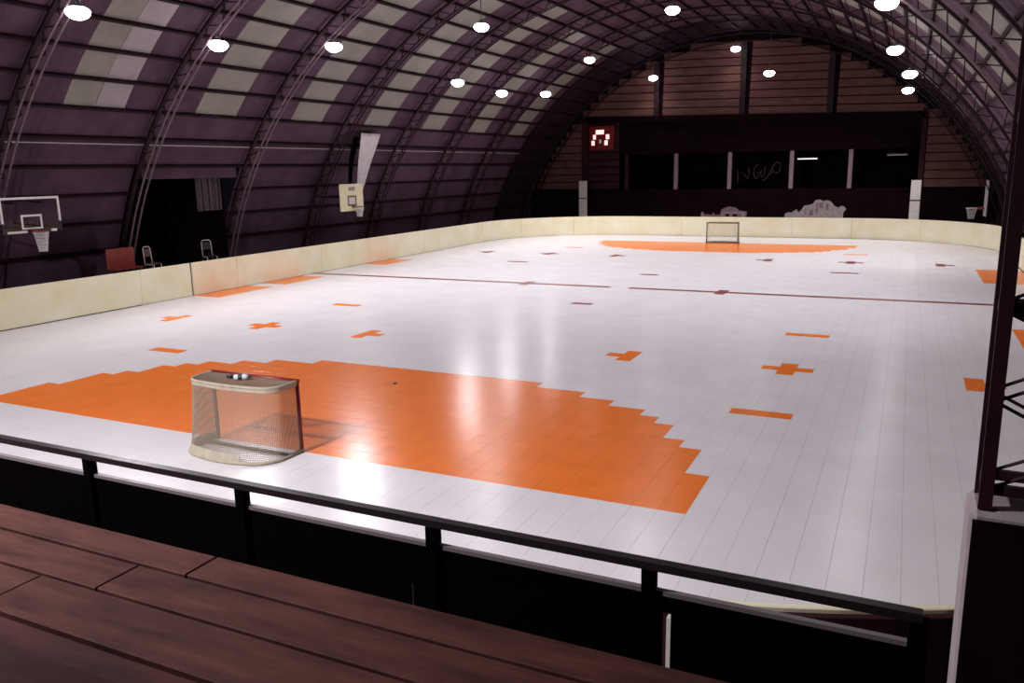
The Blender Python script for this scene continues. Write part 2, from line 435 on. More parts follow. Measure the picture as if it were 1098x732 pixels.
for i in range(9):
    z = 2.9+i*P
    hw = halfw(z+P, R_SHELL-0.15)
    js = -13.55-(1.3+0.6*((i*7)%3)) if i in (3, 4, 5) else None
    segs = [(AX-hw, -13.5)] if js is None or js < AX-hw+0.4 else [(AX-hw, js), (js, -13.5)]
    for a, b in segs:
        if b-a > 0.3: MB().bevel_box(a+0.03, b-0.03, -0.03, 0.08, z, z+P-0.06, 0.012).build('siding_board', 'siding', wall_far)
    MB().bevel_box(max(-13.0, AX-hw+0.05), -10.5, 0.02, 0.09, z, z+P-0.06, 0.012).build('siding_board', 'wall_mid', wall_far)
    if AX+hw > 11.0: MB().bevel_box(10.62, AX+hw-0.03, -0.03, 0.08, z, z+P-0.06, 0.012).build('siding_board', 'siding', wall_far)
MB().box(-13.45, -13.05, -0.1, 0.09, 2.84, 8.0).build('column', 'wall_mid', wall_far)
MB().box(10.25, 10.55, -0.1, 0.09, 2.84, 8.0).build('column', 'wall_mid', wall_far)
MB().box(-12.6, 10.25, -0.22, 0.08, 7.6, 8.02).build('beam', 'wall_dark', wall_far, rot=(0, 0.026, 0))
for x in (-9.9, -6.05, -2.1, 2.2, 6.05):
    MB().bevel_box(x-0.14, x+0.14, 0.0, 0.25, 2.84, 5.45, 0.02).build('window_post', 'post_pale' if x > -9 else 'wall_mid', wall_far)
# room behind the opening
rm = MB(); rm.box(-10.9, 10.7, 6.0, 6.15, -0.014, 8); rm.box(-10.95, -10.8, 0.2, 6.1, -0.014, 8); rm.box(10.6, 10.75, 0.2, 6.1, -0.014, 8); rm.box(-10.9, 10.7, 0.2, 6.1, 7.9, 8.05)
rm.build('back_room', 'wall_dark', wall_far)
# near gable wall behind the seating
nw = MB()
for i in range(16):
    z = i*0.85-0.014; hw = halfw(min(z+0.85, 13.6)) if z > 0.6 else xb-AX; nw.box(AX-hw, AX+hw, -0.2, 0, z, z+0.85)
tag(nw.build('wall_near', 'wall_mid', loc=(0, YN-0.3, 0)), 'dark gable wall behind the seating', 'wall', kind='structure')

# ================================================================== RINK BOARDS
BH = 1.25
def board_panel(parent, pts, z0=0.0, gap=0.006, m='board', h=BH):
    """pts: polyline of the inner face (anticlockwise seen from above, rink on the left)"""
    P = [Vector((*p, 0)) for p in pts]
    d0 = (P[1]-P[0]).normalized(); d1 = (P[-1]-P[-2]).normalized(); P[0] += d0*gap; P[-1] -= d1*gap
    n = len(P); inn, out = [], []
    for i, p in enumerate(P):
        t = (P[min(i+1, n-1)]-P[max(i-1, 0)]).normalized(); nr = Vector((t.y, -t.x, 0))
        inn.append(p); out.append(p+nr*0.06)
    vs = []
    b = 0.008
    for i in range(n):
        mid = (inn[i]-out[i]).normalized()*b
        vs += [inn[i]+Vector((0,0,z0)), inn[i]+Vector((0,0,h-b)), inn[i]-mid+Vector((0,0,h)), out[i]+mid+Vector((0,0,h)), out[i]+Vector((0,0,h-b)), out[i]+Vector((0,0,z0))]
    fs = []
    for i in range(n-1):
        for j in range(6): k = (j+1)%6; fs.append((i*6+j, (i+1)*6+j, (i+1)*6+k, i*6+k))
    fs.append(tuple(range(5,-1,-1))); fs.append(tuple((n-1)*6+j for j in range(6)))
    mb = MB(); mb.add(vs, fs); return mb.build('panel', m, parent)
def corner(cx, cy, a0, n=3):
    return [[(cx+CR*math.cos(math.radians(a0+90*(i+q/10)/n)), cy+CR*math.sin(math.radians(a0+90*(i+q/10)/n))) for q in range(11)] for i in range(n)]
def brace(parent, x, y, nx, ny):
    mb = MB(); p = Vector((x, y, 0)); n = Vector((nx, ny, 0))
    mb.bar(p+n*0.09, p+n*0.09+Vector((0,0,BH-0.08)), 0.05); mb.bar(p+n*0.6, p+n*0.09+Vector((0,0,0.85)), 0.04); mb.bar(p+n*0.07+Vector((0,0,0.03)), p+n*0.65+Vector((0,0,0.03)), 0.05)
    mb.build('brace', 'wall_mid', parent)
cxr = CXR-CR; cxl = CXL-CR; cyn, cyf = CYN+CR, CYF-CR
bl = thing('rink_board', 'long cream rink board along the purple wall under the basketball hoops', 'rink board')
ys = [3.0, 10.28, 12.62, 15.0, 20.4, 25.8, 31.2, cyf]
for a, b in zip(ys[:-1], ys[1:]):
    lo = 0.022 if b < 10.5 else 0.004
    y0, y1 = (a+0.05 if abs(a-12.62) < .01 else a), (b-0.03 if abs(b-12.62) < .01 else b)
    board_panel(bl, [(-CXL, y1), (-CXL, y0)], lo); brace(bl, -CXL, (a+b)/2, -1, 0)
bf = thing('rink_board', 'cream end board behind the far goal curving round both corners', 'rink board')
for pts in corner(cxr, cyf, 0)+[[(cxr-(cxr+cxl)*i/4, CYF), (cxr-(cxr+cxl)*(i+1)/4, CYF)] for i in range(4)]+corner(-cxl, cyf, 90):
    board_panel(bf, pts, 0.004)
br = thing('rink_board', 'long cream rink board on the side of the lattice column', 'rink board')
for i in range(14):
    a = cyn+(cyf-cyn)*i/14; b = cyn+(cyf-cyn)*(i+1)/14; board_panel(br, [(CXR, a), (CXR, b)], 0.004); MB().box(CXR+0.065, CXR+0.115, (a+b)/2-0.025, (a+b)/2+0.025, -0.014, BH-0.08).build('brace', 'wall_mid', br)
bn = thing('rink_board', 'cream end board in front of the seating, seen over the black railing', 'rink board')
for pts in corner(-cxl, cyn, 180)+[[(-cxl+(cxr+cxl)*i/6, CYN), (-cxl+(cxr+cxl)*(i+1)/6, CYN)] for i in range(6)]+corner(cxr, cyn, 270):
    board_panel(bn, pts, 0.004)
    bp_ = []
    for i, p in enumerate(pts):
        q0, q1 = Vector(pts[max(i-1, 0)]), Vector(pts[min(i+1, len(pts)-1)]); t_ = (q1-q0).normalized(); bp_.append((p[0]+t_.y*0.064, p[1]-t_.x*0.064))
    o = board_panel(bn, bp_, 0.004, m='wall_mid', h=BH-0.03); o.name = 'back_sheet'
for x in (8.362, 6.134, 3.9, 1.7, -0.5, -2.7, -4.9):
    y0 = CYN if x < cxr else cyn-math.sqrt(CR*CR-(x-cxr)**2)
    MB().box(x-0.03, x+0.03, y0-0.20, y0-0.14, -0.014, 1.16).build('brace', 'post_white', bn)
    MB().box(x-0.02, x+0.02, y0-0.19, y0-0.12, 1.05, 1.10).build('brace_bracket', 'post_white', bn)

# ================================================================== SEATING, RAILING, COLUMN (foreground)
DZ = 2.3
deck = thing('seating_deck', 'red-brown wooden plank seating deck in front of the black railing', 'bleacher', (0, 0, 0))
rows = [(-7.075, -6.835, 6.23, 'wood'), (-7.385, -7.10, 5.89, 'wood'), (-7.755, -7.41, 5.475, 'wood'), (-8.40, -7.785, 7.9, 'wood2')]
for y0, y1, joint, m in rows:
    xs = [joint+3.4*i for i in range(-5, 4)]
    xs = [-9.0]+[x for x in xs if -8.5 < x < 9.4]+[9.9]
    for a, b in zip(xs[:-1], xs[1:]):
        MB().bevel_box(a+0.005, b-0.005, y0, y1, DZ-0.045, DZ+random.uniform(-.002, .002), 0.006).build('plank', m, deck)
for x in [-8.8+2.33*i for i in range(9)]:
    MB().box(x-0.06, x+0.06, -8.38, -6.95, DZ-0.20, DZ-0.048).build('joist', 'black', deck)
    for y in (-8.2, -7.1): MB().box(x-0.05, x+0.05, y-0.05, y+0.05, -0.014, DZ-0.20).build('leg', 'black', deck)
MB().box(-9, 9.9, -6.98, -6.94, 1.48, DZ-0.05).build('riser', 'black', deck)
up_t = thing('seating_deck', 'upper dark wooden standing tier behind the plank deck', 'bleacher')
for i in range(6): MB().bevel_box(-9, 9.9, -11.2+i*0.45, -10.77+i*0.45, 2.86, 2.9, 0.006).build('plank', 'wood2', up_t)
for x in (-8.8, -4.2, 0.5, 5.2, 9.7):
    for y in (-11.0, -8.75): MB().box(x-0.06, x+0.06, y-0.06, y+0.06, -0.014, 2.86).build('leg', 'black', up_t)
walk = tag(MB().box(-9, 9.98, -6.93, -5.95, 1.40, 1.5).box(-9, 9.98, -6.0, -5.95, -0.014, 1.4).box(-9, 9.98, -6.93, -6.88, -0.014, 1.4).build('walkway', 'black'), 'black walkway between the plank deck and the railing', 'walkway')

RY, RZ = -6.2, 2.47
railing = thing('railing', 'black steel handrail with posts and solid lower panels along the walkway', 'railing', (0, RY, 1.5))
XR = 9.955
px = [9.94, 8.66, 7.33, 5.83, 4.32, 2.8, 1.3, -0.2, -1.7, -3.2, -4.7, -6.2, -7.7, -8.9]
MB().sweep([(-8.95, 0, RZ-1.5-0.02), (XR, 0, RZ-1.5-0.02)], sq(0.06, 0.045)).build('top_rail', 'rail', railing)
LZ = 2.315
MB().sweep([(-8.95, 0, LZ-1.5-0.012), (XR, 0, LZ-1.5-0.012)], sq(0.035, 0.025)).build('lower_rail', 'lowrail', railing)
for i, x in enumerate(px):
    wd = 0.085 if i == 0 else 0.07
    MB().box(x-wd/2, x+wd/2, -wd/2, wd/2, 0, RZ-1.5-0.042).build('post', 'black', railing)
SLIT = {8.758: (0.024, 2.195), 7.166: (0.014, 2.02)}          # narrow slits left between two panels
for b, a in zip(px[:-1], px[1:]):
    x0 = a+0.035; x1 = b-0.035; zt = LZ-1.5-0.025
    cut = [(x, *SLIT[x]) for x in SLIT if x0 < x < x1]
    if cut:
        x, hw_, zs_ = cut[0]
        MB().box(x0, x-hw_, -0.012, 0.012, 0, zt).box(x-hw_, x+hw_, -0.012, 0.012, zs_-1.5, zt).box(x+hw_, x1, -0.012, 0.012, 0, zt).build('panel', 'black', railing)
    else: MB().box(x0, x1, -0.012, 0.012, 0.0, zt).build('panel', 'black', railing)

# lattice column on its pedestal
PX, PY, PZ = 10.13, -5.88, 2.87
ped = thing('pedestal', 'tall concrete pedestal carrying the dark lattice column', 'pedestal', (PX, PY, -0.014))
MB().bevel_box(0, 0.95, 0.02, 0.34, 0, PZ+0.014, 0.03).build('shaft', 'concrete', ped)
MB().box(0.012, 0.95, 0, 0.019, 0, PZ-0.03).build('shade_plate', 'wall_dark', ped)  # added dark plate; puts the shade of the front face into colour
colm = thing('lattice_column', 'dark steel lattice column with crossed rods standing on a concrete pedestal', 'column', (PX+0.03, PY+0.04, PZ))
CW, CD_, CH = 0.85, 0.22, 8.3
for x in (0, CW):
    for y in (0, CD_):
        MB().sweep([(x+0.03, y+0.03, 0), (x+0.03, y+0.03, CH)], [(-.03,-.03),(.03,-.03),(.03,-.018),(-.018,-.018),(-.018,.03),(-.03,.03)], upv=(0,1,0)).build('chord', 'column_paint', colm)
pitch = 0.86
for i in range(int(CH/pitch)+1):
    z = 0.10+i*pitch
    for y in (0.03, CD_+0.03): MB().bar((0.03, y, z), (CW+0.03, y, z), 0.03, 0.05).build('strut', 'column_paint', colm)
    for x in (0.03, CW+0.03): MB().bar((x, 0.03, z), (x, CD_+0.03, z), 0.03, 0.05).build('strut', 'column_paint', colm)
    if z+pitch > CH: continue
    for y in (0.03, CD_+0.03):
        for q in range(2):
            z0 = z+q*pitch/2; z1 = z0+pitch/2
            MB().tube([(0.03, y, z0), (CW+0.03, y, z1)], 0.009, 5).build('cross_rod', 'column_paint', colm)
            MB().tube([(0.03, y, z1), (CW+0.03, y, z0)], 0.009, 5).build('cross_rod', 'column_paint', colm)

# ================================================================== GOALS
def smooth_d(depth, hw, corner_r, n=48):
    """U-shaped curve from the left post round the back to the right post"""
    r = corner_r; pts = [(-hw, 0)]
    pts += [(-hw+r-r*math.cos(a), -depth*0.93+r-r*math.sin(a)) for a in [PI/2*i/8 for i in range(9)]]
    pts += [(x, -depth*0.93-depth*0.07*(1-(x/(hw-r))**2)) for x in [(-hw+r)+(2*(hw-r))*i/8 for i in range(1, 8)]]
    pts += [(hw-r+r*math.sin(a), -depth*0.93+r-r*math.cos(a)) for a in [PI/2*i/8 for i in range(9)]]
    pts += [(hw, 0)]
    L = [0]
    for p, q in zip(pts[:-1], pts[1:]): L.append(L[-1]+math.hypot(q[0]-p[0], q[1]-p[1]))
    out = []
    for i in range(n+1):
        s = L[-1]*i/n; k = max(j for j in range(len(L)) if L[j] <= s+1e-9); k = min(k, len(L)-2)
        t = (s-L[k])/(L[k+1]-L[k]); out.append((pts[k][0]+(pts[k+1][0]-pts[k][0])*t, pts[k][1]+(pts[k+1][1]-pts[k][1])*t))
    return out
def make_goal(label, paint='red', tube='canvas', strand=0.0042):
    gl = thing('hockey_goal', label, 'goal')
    hw, h = 0.915, 1.2
    for s in (-1, 1): MB().tube([(hw*s, 0, 0), (hw*s, 0, h)], 0.034, 10).build('post', paint, gl, smooth=True)
    MB().tube([(-hw-0.03, 0, h), (hw+0.03, 0, h)], 0.034, 10).build('crossbar', paint, gl, smooth=True)
    top = smooth_d(0.66, hw, 0.28, 40); base = smooth_d(0.95, hw+0.02, 0.45, 40)
    MB().tube([(x, y, h) for x, y in top], 0.026, 8).build('top_frame', tube, gl, smooth=True)
    MB().tube([(x, y, 0.03) for x, y in base], 0.03, 8).build('base_frame', tube, gl, smooth=True)
    MB().tube([(-hw, -0.28, 0.03), (hw, -0.28, 0.03)], 0.028, 8).build('base_bar', 'olive', gl, smooth=True)
    # canvas band under the top frame and padded skirt over the base
    for nm, crv, z0, z1 in () if paint != 'red' else (('top_band', top, h-0.07, h), ('skirt', base, 0.03, 0.16)):
        host = [c for c in gl.children if c.name.startswith('top_frame' if nm == 'top_band' else 'base_frame')][0]
        mb = MB(); crv2 = crv[0:] if nm == 'top_band' else crv[:26]
        vs = []
        for i, (x, y) in enumerate(crv2):
            f_ = 1.012; vs += [(x*f_, y*f_, z0), (x*(f_ if nm == 'top_band' else 0.97), y*(f_ if nm == 'top_band' else 0.93), z1), (x*1.022, y*1.022, z0), (x*(1.02 if nm == 'top_band' else 0.985), y*(1.02 if nm == 'top_band' else 0.95), z1)]
        fs = []
        for i in range(len(crv2)-1):
            a = i*4; b = a+4; fs += [(a, a+1, b+1, b), (a+2, b+2, b+3, a+3), (a+1, a+3, b+3, b+1), (a, b, b+2, a+2)]
        mb.add(vs, fs); mb.build(nm, 'canvas', host)
    # netting: one strand about every 4.5 cm
    nb = MB(); NS = 108; tp = smooth_d(0.66, hw, 0.28, NS); bs = smooth_d(0.95, hw+0.02, 0.45, NS); rr = strand
    def s3(p, q):
        nb.sweep([p, q], [(rr*math.cos(2*PI*i/3), rr*math.sin(2*PI*i/3)) for i in range(3)], cap=False)
    def side(s, t):
        a, b = tp[s], bs[s]; e = 1-(1-t)**1.6 if False else t
        return (b[0]+(a[0]-b[0])*e, b[1]+(a[1]-b[1])*(e**0.55), 0.05+(h-0.05)*t)
    NV = 40
    for s in range(NS+1):
        for v in range(0, NV, 2): s3(side(s, v/NV), side(s, (v+2)/NV))
    for v in range(1, NV):
        for s in range(NS): s3(side(s, v/NV), side(s+1, v/NV))
    for i in range(1, 60):
        x = -hw+2*hw*i/60
        yb_ = min((p for p in tp), key=lambda p: abs(p[0]-x) - (0.0 if p[1] < -0.2 else -1))[1]
        s3((x, 0, h), (x, yb_, h+0.004))
    for i in range(1, 22):
        y = -0.62*i/22; xs_ = [p[0] for p in tp if p[1] <= y]
        if len(xs_) > 1: s3((min(xs_), y, h), (max(xs_), y, h))
    nb.build('net', 'net', gl)
    return gl
G1 = make_goal('hockey goal with red posts and white net beside the large orange area, bottle on top')
G1.location = (0.09, 0.0, 0.001)
G2 = make_goal('dark framed hockey goal standing in front of the far end board', 'olive', 'olive', 0.0016)
G2.location = (0.0, NROW*T-0.4, 0.001); G2.rotation_euler = (0, 0, PI)
bt = thing('water_bottle', 'pale blue water bottle lying on top of the goal net', 'bottle', (0.13, -0.30, 1.262), 0.5)
BX = Matrix.Rotation(PI/2, 3, 'Y')
mb = MB(); mb.lathe([(0.0, -0.13), (0.034, -0.13), (0.045, -0.12), (0.046, 0.05), (0.038, 0.085), (0.02, 0.10), (0.0, 0.10)], 16); mb.v = [tuple(BX @ Vector(v)) for v in mb.v]; mb.build('body', 'bottle', bt, smooth=True)
mb = MB(); mb.lathe([(0.0, 0.10), (0.026, 0.10), (0.026, 0.13), (0.012, 0.14), (0.012, 0.165), (0, 0.165)], 12); mb.v = [tuple(BX @ Vector(v)) for v in mb.v]; mb.build('cap', 'rubber', bt.children[0])
mb = MB(); mb.lathe([(0.047, -0.06), (0.0475, -0.05), (0.0475, 0.0), (0.047, 0.01)], 16); mb.v = [tuple(BX @ Vector(v)) for v in mb.v]; mb.build('label_band', 'rubber', bt.children[0])
gv = thing('glove', 'small black glove lying on the goal beside the bottle', 'glove', (-0.16, -0.26, 1.214), 0.3)
mb = MB(); mb.bevel_box(-0.06, 0.05, -0.05, 0.05, 0, 0.055, 0.018); mb.build('palm', 'rubber', gv)
for i in range(4): MB().tube([(0.045, -0.038+0.025*i, 0.03), (0.085, -0.04+0.026*i, 0.034), (0.10+0.008*(i in (1, 2)), -0.04+0.026*i, 0.018)], 0.012, 6).build('finger', 'rubber', gv, smooth=True)
MB().tube([(-0.02, -0.045, 0.03), (0.01, -0.075, 0.03), (0.035, -0.08, 0.02)], 0.013, 6).build('thumb', 'rubber', gv, smooth=True)
tag(MB().lathe([(0, 0), (0.036, 0), (0.038, 0.004), (0.038, 0.021), (0.036, 0.025), (0, 0.025)], 20).build('puck', 'rubber', loc=(0.0, 4.3, 0.001)), 'black hockey puck lying on the orange area', 'puck')

# ================================================================== BASKETBALL HOOPS
def ring(r, z, n=20, c=(0, 0)): return [(c[0]+r*math.cos(2*PI*i/n), c[1]+r*math.sin(2*PI*i/n), z) for i in range(n)]
def sub(o, name): return [c for c in o.children if c.name.split('.')[0] == name][0]
def hoop_net(parent, c, z, r=0.225, h=0.45, m='hoopnet'):
    nb = MB(); n = 14; lv = 6
    def pt(i, l): 
        t = l/lv; rr = r*(1-0.48*t**0.7); a = 2*PI*(i+0.5*(l % 2))/n; return (c[0]+rr*math.cos(a), c[1]+rr*math.sin(a), z-h*t)
    for l in range(lv):
        for i in range(n):
            o = 0 if l % 2 == 0 else 1
            nb.tube([pt(i, l), pt(i, l+1)], 0.012, 4); nb.tube([pt(i+o, l), pt(i-1+o, l+1)], 0.012, 4)
    nb.build('net', m, parent)
# hoop with a clear board; local +X points at the rink
XH = -15.2
h1 = thing('basketball_hoop', 'basketball hoop with clear white-framed backboard on the purple wall', 'basketball hoop', (XH, 6.94, 0))
zb0, zb1, hb = 2.84, 3.93, 0.99
MB().box(-0.012, 0, -hb+0.03, hb-0.03, zb0+0.03, zb1-0.03).build('backboard', 'glass', h1)
MB().box(-0.03, 0.02, -hb, hb, zb1-0.07, zb1).build('frame_top', 'whitemetal', h1)
MB().box(-0.03, 0.02, -hb, -hb+0.06, zb0+0.30, zb1-0.07).build('frame_side', 'whitemetal', h1)
MB().box(-0.03, 0.02, hb-0.06, hb, zb0+0.30, zb1-0.07).build('frame_side', 'whitemetal', h1)
MB().box(-0.03, 0.02, -hb+0.15, -0.2, zb0-0.02, zb0+0.05).build('frame_bottom', 'whitemetal', h1)
MB().box(-0.03, 0.02, 0.62, 0.80, zb0-0.02, zb0+0.06).build('frame_bottom', 'whitemetal', h1)
MB().box(-0.03, 0.015, -hb, -hb+0.06, zb0-0.02, zb0+0.30).build('pad', 'rubber', h1); MB().box(-0.03, 0.015, hb-0.06, hb, zb0-0.02, zb0+0.30).build('pad', 'rubber', h1)
mb = MB(); a, b, z0, z1 = -0.36, 0.34, 2.93, 3.38
mb.box(0.001, 0.012, a, b, z1-0.06, z1).box(0.001, 0.012, a, b, z0, z0+0.05).box(0.001, 0.012, a, a+0.06, z0+0.05, z1-0.06).box(0.001, 0.012, b-0.06, b, z0+0.05, z1-0.06).build('target_square', 'whitemetal', sub(h1, 'backboard'))
MB().tube(ring(0.225, 2.86, 24, (0.36, 0.0)), 0.012, 6, closed=True).build('rim', 'redseat', h1, smooth=True)
MB().box(0.0, 0.15, -0.08, 0.08, 2.82, 2.90).build('rim_bracket', 'redseat', h1)
hoop_net(sub(h1, 'rim'), (0.36, 0.0), 2.85, h=0.62)
for s in (-1, 1):
    for z in (3.0, 3.75): MB().bar((-0.03, 0.45*s, z), (-(17.3+XH+ (0.45 if z > 3.5 else -0.1)) if False else -1.75, 0.55*s, z+0.05), 0.05).build('arm', 'truss_dark', h1)
# hoop with a cream board
h2 = thing('basketball_hoop', 'basketball hoop with solid cream backboard below a white tarp', 'basketball hoop', (XH, 23.75, 0))
MB().bevel_box(-0.05, 0, -0.95, 0.95, 2.63, 3.95, 0.01).build('backboard', 'cream', h2)
mb = MB(); mb.box(0.001, 0.012, -0.36, 0.36, 3.30, 3.38).box(0.001, 0.012, -0.36, 0.36, 2.88, 2.95).box(0.001, 0.012, -0.36, -0.28, 2.95, 3.30).box(0.001, 0.012, 0.28, 0.36, 2.95, 3.30).build('target_square', 'olive', sub(h2, 'backboard'))
MB().box(0.001, 0.012, -0.25, 0.25, 3.62, 3.80).build('sign_plate', 'paint_white', sub(h2, 'backboard'))
MB().box(0.001, 0.010, -0.26, 0.26, 2.97, 3.28).build('inner_square', 'post_white', sub(h2, 'backboard'))
mb = MB(); mb.tube(ring(0.225, 2.84, 24, (0.38, 0.05)), 0.014, 6, closed=True); mb.build('rim', 'olive', h2, smooth=True)
MB().box(0.0, 0.16, -0.03, 0.13, 2.78, 2.88).build('rim_bracket', 'olive', h2)
hoop_net(sub(h2, 'rim'), (0.38, 0.05), 2.83, h=0.48)
for s in (-1, 1): MB().bar((-0.05, 0.5*s, 3.3), (-1.9, 0.6*s, 3.35), 0.07).build('arm', 'truss_dark', h2)
# white tarp hanging from the skylight edge down to the backboard
tp = MB(); NT, NW = 14, 8; vs = []; fs = []
for i in range(NT+1):
    t = i/NT; x = -15.45-0.25*math.sin(PI*t)+0.02*t; z = 6.45-2.95*t
    yc = 26.0-1.35*t**1.7; hwid = 0.72*(1-t)**0.8+0.16
    for j in range(NW+1):
        s = -1+2*j/NW; vs.append((x+0.07*math.sin(s*6+t*2), yc+hwid*s, z))
for i in range(NT):
    for j in range(NW): a = i*(NW+1)+j; fs.append((a, a+1, a+NW+2, a+NW+1))
tp.add(vs, fs); to = tp.build('tarp', 'tarp', smooth=True)
md = to.modifiers.new('thickness', 'SOLIDIFY'); md.thickness = 0.03
tag(to, 'long white tarp hanging from the roof above the cream backboard', 'tarp')
# dark hanging strip beside the tarp
tp = MB(); vs = []; fs = []
for i in range(NT+1):
    t = i/NT; x = -15.45-0.12*math.sin(PI*t)+0.1*t; z = 6.25-2.4*t; yc = 24.75-0.9*t; hwid = 0.28*(1-0.4*t)
    for j in range(NW+1): s = -1+2*j/NW; vs.append((x+0.03*math.sin(s*5), yc+hwid*s, z))
for i in range(NT):
    for j in range(NW): a = i*(NW+1)+j; fs.append((a, a+1, a+NW+2, a+NW+1))
tp.add(vs, fs); to = tp.build('dark_strip', 'black', smooth=True); md = to.modifiers.new('thickness', 'SOLIDIFY'); md.thickness = 0.03
tag(to, 'black strip hanging behind the white tarp', 'dark_strip')
# small hoop seen edge-on beyond the far corner
h3 = thing('basketball_hoop', 'small basketball hoop seen edge-on behind the far rink corner', 'basketball hoop', (14.08, 48.0, 0))
MB().bevel_box(-0.04, 0.04, -0.75, 0.75, 1.22, 3.37, 0.01).build('backboard', 'post_white', h3)
MB().tube(ring(0.30, 1.68, 24, (-0.72, 0)), 0.03, 6, closed=True).build('rim', 'post_white', h3, smooth=True)
MB().box(-0.48, -0.04, -0.06, 0.06, 1.60, 1.76).build('rim_bracket', 'redseat', h3)
hoop_net(sub(h3, 'rim'), (-0.72, 0), 1.66, 0.30, 0.62, 'post_white')
MB().box(0.04, 0.16, -0.08, 0.08, -0.014, 3.0).build('pole', 'truss_dark', h3)
MB().box(-0.3, 0.5, -0.4, 0.4, -0.014, 0.06).build('base', 'truss_dark', h3)

# ================================================================== TEAM BENCH AREA
plat = tag(MB().box(-16.6, -15.45, 9.2, 15.6, -0.014, 0.75).build('platform', 'wall_dark'), 'dark raised platform behind the rink board gap', 'platform')
bn_ = thing('bench', 'red plastic bench on the dark platform behind the rink board', 'bench', (-16.1, 10.95, 0.75))
MB().bevel_box(-0.22, 0.22, -0.6, 0.6, 0.42, 0.47, 0.012).build('seat', 'redseat', bn_)
MB().bevel_box(-0.27, -0.22, -0.6, 0.6, 0.47, 1.18, 0.015).build('backrest', 'redseat', bn_)
for x in (-0.18, 0.18):
    for y in (-0.5, 0.5): MB().tube([(x, y, 0), (x, y, 0.42)], 0.02, 6).build('leg', 'chrome', bn_)
def chair(label, loc, rz, seatm):
    c = thing('metal_chair', label, 'chair', loc, rz, 'metal chairs on the platform')
    for s in (-1, 1):
        y = 0.21*s
        MB().tube([(0.20, y, 0), (0.18, y, 0.45), (-0.20, y, 0.46), (-0.24, y, 0.0)], 0.016, 6).build('leg_frame', 'whitemetal', c, smooth=True)
    MB().tube([(-0.20, -0.21, 0.46), (-0.25, -0.20, 1.05), (-0.26, -0.13, 1.12), (-0.26, 0.13, 1.12), (-0.25, 0.20, 1.05), (-0.20, 0.21, 0.46)], 0.018, 6).build('back_frame', 'whitemetal', c, smooth=True)
    MB().bevel_box(-0.2, 0.2, -0.2, 0.2, 0.465, 0.50, 0.01).build('seat', seatm, c)
    MB().bevel_box(-0.255, -0.235, -0.17, 0.17, 0.74, 1.04, 0.008).build('backrest', seatm, sub(c, 'back_frame'))
    return c
chair('metal-framed chair with brown seat next to the red bench', (-15.95, 12.05, 0.766), 0.2, 'brownseat')
chair('white tubular metal chair with dark seat standing alone on the platform', (-15.95, 14.9, 0.766), -0.3, 'rubber')

# ================================================================== FAR WALL THINGS
def far_post(x, z1, label):
    p = thing('white_post', label, 'post', (x, 49.8, 0))
    MB().bevel_box(-0.3, 0.3, -0.12, 0.12, -0.014, z1, 0.02).build('shaft', 'post_white', p)
    MB().box(-0.305, 0.305, -0.13, -0.118, z1-1.33, z1-1.25).build('joint', 'board_gap', p)
    return p
far_post(-12.75, 3.55, 'white square post under the red scoreboard')
far_post(10.2, 3.38, 'white square post between the dark opening and the small hoop')
sb = thing('scoreboard', 'scoreboard with glowing red digits on the far wall', 'scoreboard', (-11.75, WY-0.45, 6.75))
MB().bevel_box(-0.98, 0.98, -0.06, 0.16, -0.88, 0.88, 0.02).build('case', 'ledface', sb)
for x in (-0.7, 0.7): MB().box(x-0.04, x+0.04, 0.16, 0.46, 0.2, 0.28).build('bracket', 'truss_dark', sb)
k = 0.068                                   # metres per photo pixel at the wall
for x0, x1, y0, y1 in ((638, 647.5, 140.7, 145.5), (634.8, 638, 146, 151), (633, 636.5, 152.5, 157.5), (650, 653.8, 145.8, 151), (648.3, 652, 152.3, 157.5)):
    cxp, czp = 644.5, 149.5
    MB().box((x0-cxp)*k, (x1-cxp)*k, -0.085, -0.058, -(y1-czp)*k, -(y0-czp)*k).build('digit_segment', 'ledred', sb)
MB().box(-0.17, 0.0, -0.085, -0.058, -0.40, -0.12).build('digit_segment', 'tube_dim', sb)
# fluorescent fixtures in the back room
def fix(label, x0, x1, z, m):
    f_ = thing('tube_light', label, 'light', ((x0+x1)/2, 55.0, z))
    L = (x1-x0)/2
    MB().bevel_box(-L, L, -0.05, 0.05, 0.02, 0.12, 0.01).build('batten', 'housing', f_)
    MB().tube([(-L+0.03, -0.03, 0), (L-0.03, -0.03, 0)], 0.035, 8).build('tube', m, f_, smooth=True)
    for s in (-1, 1): MB().tube([(s*L*0.8, 0, 0.12), (s*L*0.8, 0, 7.9-z)], 0.01, 5).build('hanger', 'truss_dark', f_)
fix('lit fluorescent tube beside the scrawled writing in the dark opening', 2.17, 3.6, 4.90, 'tube')
fix('dim pinkish fluorescent tube at the end of the dark opening', 8.2, 9.55, 5.03, 'tube_dim')
